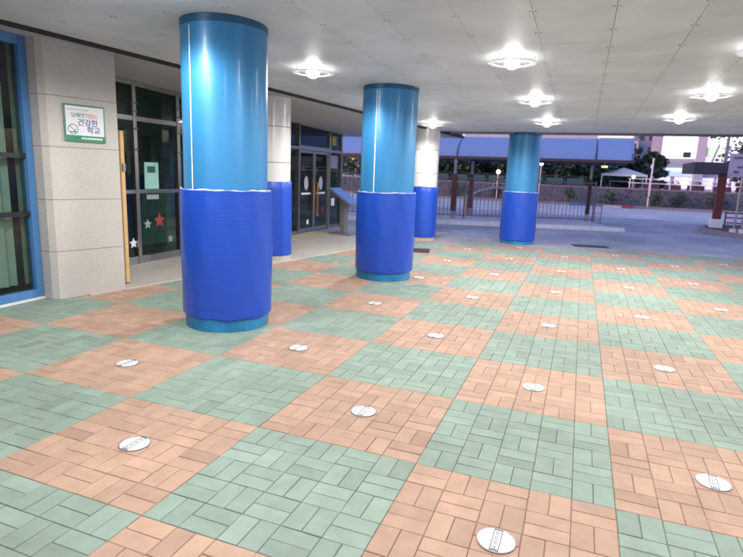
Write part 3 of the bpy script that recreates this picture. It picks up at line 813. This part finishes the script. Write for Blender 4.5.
def shrub(lab, x, y, r, h, lf, seed, z=0.):
    rg = random.Random(seed); t = thing('garden_shrub', lab, 'shrub', (x,y,z), 0, 'shrubs by the retaining wall'); c = MB()
    for k in range(7): leaf_cloud(c, (rg.uniform(-.5,.5)*r, rg.uniform(-.4,.4)*r, h*rg.uniform(.3,.75)), (r*.55,r*.55,h*.32), 42, .085, rg)
    c.build('foliage', lf, t)
    s = MB()
    for k in range(4): a = k*1.6; s.tube([(0,0,-.02),(.3*r*math.cos(a),.3*r*math.sin(a),h*.6)], [.025,.01], 6)
    s.build('stems', 'bark', t)
for n, (lab, x, y, r, h, z) in enumerate([
  ('dark shrub before the stone wall at the left of the pale wall top rail', 6.15,36.6,.42,1.15,0),
  ('wider dark shrub before the stone wall under the pale wall top rail', 7.4,36.8,.62,1.1,0),
  ('dark shrub low by the wall beneath the white tent', 3.6,36.7,.6,1.0,0),
  ('dark shrub against the wall behind the red post', 9.6,37.0,.8,1.3,0),
  ('dark shrub by the wall beside the long walkway post', .9,36.7,.6,1.1,0),
  ('low shrub before the wall left of the farthest blue column', -3.8,36.6,.7,1.2,0),
  ('low shrub at the wall between the walkway posts', -6.8,36.8,.8,1.2,0)]):
    shrub(lab, x, y, r, h, 'leaf_dark' if n % 2 else 'leaf_mid', 70+n, z)
shrub('dark bushes beyond the entrance doors behind the information stand', -11.0, 22.5, 1.6, 1.9, 'leaf_dark', 93, 0)
shrub('darker bushes farther right beyond the information stand', -8.4, 24.0, 1.5, 1.7, 'leaf_dark', 94, 0)
shrub('small green planting on the kerb island at the right edge', 7.9, 17.4, .5, .45, 'leaf_mid', 90, .1)

# ------------------------------------------------------------------ retaining wall, rail panels, tent, lamps
t = thing('stone_retaining_wall', 'long rubble stone retaining wall across the far side of the yard', 'wall', (0,37.6,0))
MB().box(-30,0,-.05,40,.5,1.12).build('wall_body', 'rubble', t)
MB().box(-30,-.05,1.121,40,.55,1.21).build('coping', 'kerb_dark', t)
structure(MB().box(-30,38.11,-.05,60,80,1.10).build('terrace', 'yard'))
hd = thing('tall_hedge', 'dense dark hedge behind the panelled railing on the wall top', 'hedge', (0,46.5,1.1))
hc = MB(); rg = random.Random(61)
for i in range(46):
    leaf_cloud(hc, (-22+i*.62, rg.uniform(-.3,.3), rg.uniform(.5,1.9)), (.8,.6,.85), 90, .19, rg)
hc.build('foliage', 'leaf_dark', hd)
for i in range(23): MB().tube([(-21.6+i*1.24,0,-.05),(-21.5+i*1.24,.05,1.4)], [.05,.02], 6).build('stem', 'bark', hd)
t = thing('terrace_railing', 'dark panelled railing along the wall top behind the iron fence', 'railing', (0,37.9,1.21))
for i in range(12):
    x = -13 + i*1.35
    MB().box(x-.035,-.035,0,x+.035,.035,.60).build('baluster', 'iron', t)
    if i < 11: MB().box(x+.12,-.02,.06,x+1.23,.02,.50).build('panel', 'dark_teal', t)
MB().box(-13.1,-.03,.601,1.95,.03,.64).build('top_rail', 'iron', t)
t = thing('white_railing', 'thin white railing on the wall top before the lit shop', 'railing', (0,37.9,1.21))
for i in range(10): x = 4.6+i*1.2; MB().box(x-.03,-.03,0,x+.03,.03,.60).build('baluster', 'white', t)
for z in (.33,.601): MB().box(4.5,-.02,z,15.5,.02,z+.045).build('rail', 'white', t)
for n, x in enumerate((6.0,7.25,8.6,10.1,11.7)):
    t = thing('planter_box', f'maroon planter box on the wall top, {("leftmost","second from left","third from left","fourth from left","rightmost")[n]} of five', 'planter', (x,38.6,1.10), 0, 'maroon planter boxes')
    MB().box(-.48,-.2,0,.48,.2,.42,bev=.02).build('box', 'maroon', t)
    c = MB(); leaf_cloud(c, (0,0,.55), (.45,.2,.2), 60, .07, random.Random(n)); c.build('plants', 'leaf_mid', t)
t = thing('white_tent', 'white tent with shallow peaked roof between the trees', 'tent', (4.35,41.5,1.1))
h0, h1 = 1.02, 1.52
v = [(-1.5,-1.3,h0),(1.5,-1.3,h0),(1.5,1.3,h0),(-1.5,1.3,h0),(0,0,h1),(-1.5,-1.3,h0-.12),(1.5,-1.3,h0-.12),(1.5,1.3,h0-.12),(-1.5,1.3,h0-.12)]
MB().add(v, [(0,1,4),(1,2,4),(2,3,4),(3,0,4),(0,5,6,1),(1,6,7,2),(2,7,8,3),(3,8,5,0)]).build('roof', 'tent', t)
for x in (-1.45,1.45):
    for y in (-1.25,1.25): MB().tube([(x,y,0),(x,y,h0-.02)], .03, 8).build('pole', 'white', t)
MB().box(-.9,-.4,.50,.9,.4,.55).box(-.85,-.35,0,-.8,.35,.499).box(.8,-.35,0,.85,.35,.499).build('table', 'bldg_grey', t)
def garden_lamp(lab, x, y, z, r, base):
    t = thing('garden_lamp', lab, 'lamp', (x,y,base), 0, 'lit garden lamps')
    MB().tube([(0,0,0),(0,0,z-base-r*.8)], .04, 8).build('pole', 'steel_dull', t)
    MB().sphere((0,0,z-base), r, 14, 10).build('globe', 'lit_lamp', t, True)
garden_lamp('lit garden lamp glowing in the trees left of the farthest blue column', -3.85,36.2,1.95,.13,-.03)
garden_lamp('lit garden lamp glowing just right of the farthest blue column', -1.05,36.2,2.60,.13,-.03)
garden_lamp('small lit lamp under the white tent', 4.9,39.4,1.95,.10,1.1)
t = thing('hanging_lamp', 'small yellow lamp under the walkway roof by its right post', 'lamp', (2.35,18.9,2.05))
MB().box(-.10,-.05,0,.10,.05,.055).build('tube', 'lit_yellow', t); MB().box(-.02,-.02,.056,.02,.02,.16).build('hanger', 'steel_dull', t)
t = thing('flag_pole', 'slim pale pole before the wall right of the white tent', 'pole', (5.75,36.9,0))
MB().tube([(0,0,-.05),(0,0,3.05)], [.07,.05], 10).build('shaft', 'pale_pipe', t); MB().sphere((0,0,3.08), .08, 10, 8).build('cap', 'pale_pipe', t)
t = thing('red_road_block', 'low red and white road block lying by the far kerb', 'road block', (4.35,35.2,-.03))
MB().box(-.25,-.12,0,.40,.12,.18,bev=.03).build('red_end', 'red', t); MB().box(-1.3,-.10,0,-.252,.10,.10,bev=.03).build('white_end', 'pale_pipe', t)
t = thing('blue_hose_reel', 'low blue pipe lying along the far kerb', 'pipe', (1.2,35.1,.02))
MB().tube([(-.2,0,.02),(.6,0,.08),(1.4,.05,.05)], .06, 8).build('pipe_body', 'kiosk_blue', t)

# ------------------------------------------------------------------ far buildings
t = thing('lit_building', 'white commercial building with glowing sign panels at the right', 'building', (8.6,60,1.1))
def bb(x0,y0,z0,x1,y1,z1,name,m,parent=t): return MB().box(x0-8.6,y0-60,z0-1.1,x1-8.6,y1-60,z1-1.1).build(name, m, parent)
bb(8.7,60,1.1,24,70,7.2,'wall','bldg_grey')
bb(11.72,59.4,1.1,12.55,59.99,7.4,'pillar','bldg_white')
a_ = bb(8.75,59.8,4.15,11.7,59.99,6.9,'sign_panel','lit_white'); a_['label'] = 'large glowing white panel'
bb(12.58,59.85,5.32,24,59.99,7.1,'sign_panel','lit_white')
bb(12.75,59.8,4.40,14.5,59.99,5.28,'sign_panel','lit_green')['label'] = 'green lit sign'
bb(14.55,59.8,3.6,24,59.99,5.28,'window_band','lit_shop')
bb(12.6,59.85,3.3,14.5,59.99,4.36,'window_band','lit_shop')
bb(9.3,59.75,2.88,11.35,59.99,3.16,'neon_strip','lit_cyan')
bb(8.72,59.8,2.35,11.7,59.99,2.86,'fascia','lit_teal')['label'] = 'dim teal fascia'
for x in (8.8,10.2,11.0,12.6,13.9,15.2,16.5): bb(x,59.9,1.2,x+1.02,59.99,2.3,'shop_window','lit_shop')
bb(10.6,59.6,4.2,11.3,59.79,4.75,'air_unit','window_dark')
t = thing('pharmacy_cross', 'teal lit cross sign beside the cyan neon strip', 'sign', (8.35,59.5,2.55))
MB().box(-.55,-.1,0,.55,.0,.95).build('panel', 'lit_teal', t)
MB().box(-.12,-.12,.12,.12,-.101,.82).box(-.4,-.12,.36,-.121,-.101,.58).box(.121,-.12,.36,.4,-.101,.58).build('cross', 'lit_cyan', t)
def block(lab, x, y, w_, dp, h, m, floors, cols, z=-.1):
    t = thing('apartment_block', lab, 'building', (x,y,z))
    MB().box(-w_/2,0,0,w_/2,dp,h).build('wall', m, t)
    MB().box(-w_/2-.2,-.2,h+.001,w_/2+.2,dp+.2,h+.5).build('roof', 'kerb_dark', t)
    for r in range(floors):
        for c in range(cols):
            x0 = -w_/2 + w_*(c+.22)/cols; z0 = h*(r+.3)/floors
            MB().box(x0,-.06,z0,x0+w_*.56/cols,-.002,z0+h*.45/floors).build('window', 'window_dark', t)
block('tall lilac grey apartment block in the haze left of the lit building', 19.5,158,12,10,17.5,'bldg_grey',6,5)
block('lower mauve block in the haze behind the white tent', 9,150,9,8,12.,'bldg_white',4,4)
block('long pale mauve block added to cover the sky beyond the walkway roof', -13,150,34,10,15.5,'bldg_white',5,13)  # added height hides the over-bright sky above the walkway roof
# far tree line closing the horizon
hc = MB(); rg = random.Random(101)
for i in range(150):
    x = -130 + i*1.75
    leaf_cloud(hc, (x, 110+rg.uniform(-5,5), rg.uniform(.8,4.5)), (2.4,2.4,2.0), 26, .75, rg)
tag(hc.build('tree_line', 'leaf_dark'), 'distant dark tree line closing the far side of the school grounds', 'trees', None, 'stuff')

# ------------------------------------------------------------------ world, sun, camera
wd = bpy.data.worlds.new('World'); sc.world = wd; wd.use_nodes = True
n = wd.node_tree; bg = n.nodes['Background']
sk = n.nodes.new('ShaderNodeTexSky'); sk.sky_type = 'NISHITA'; sk.sun_disc = False
sk.sun_elevation = math.radians(7.0); sk.sun_rotation = math.radians(238.); sk.air_density = 1.2; sk.dust_density = 1.5; sk.ozone_density = 3.
tint = n.nodes.new('ShaderNodeVectorMath'); tint.operation = 'MULTIPLY'; tint.inputs[1].default_value = (1.16, .92, 1.22)
n.links.new(sk.outputs[0], tint.inputs[0]); n.links.new(tint.outputs[0], bg.inputs['Color'])
bg.inputs['Strength'].default_value = .098
su = bpy.data.lights.new('sun', 'SUN'); su.energy = .03; su.angle = math.radians(15); su.color = (1,.9,.85)
so_ = bpy.data.objects.new('sun', su); col.objects.link(so_)
e, r_ = math.radians(7.), math.radians(238.)
dv = Vector((math.sin(r_)*math.cos(e), math.cos(r_)*math.cos(e), math.sin(e)))
so_.rotation_euler = dv.to_track_quat('Z','Y').to_euler()

f_, yaw, pitch, roll = 542.4616, -.3596, .1925, .0394
F = Vector((math.sin(yaw)*math.cos(pitch), math.cos(yaw)*math.cos(pitch), -math.sin(pitch)))
R0 = Vector((math.cos(yaw), -math.sin(yaw), 0)); U0 = R0.cross(F)
R = R0*math.cos(roll) + U0*math.sin(roll); U = -R0*math.sin(roll) + U0*math.cos(roll)
cd = bpy.data.cameras.new('camera'); cam = bpy.data.objects.new('camera', cd); col.objects.link(cam)
mw = Matrix((R, U, -F)).transposed().to_4x4(); mw.translation = Vector((1.6896,-2.6395,1.5441)); cam.matrix_world = mw
cd.sensor_width = 36; cd.lens = 36*f_/743; cd.clip_start = .05; cd.clip_end = 1000
cd.dof.use_dof = True; cd.dof.focus_distance = 3.8; cd.dof.aperture_fstop = 2.6
sc.camera = cam
vs = sc.view_settings; vs.view_transform = 'Standard'; vs.look = 'None'; vs.exposure = 2.45; vs.gamma = 1
try: vs.use_curve_mapping = False
except Exception: pass
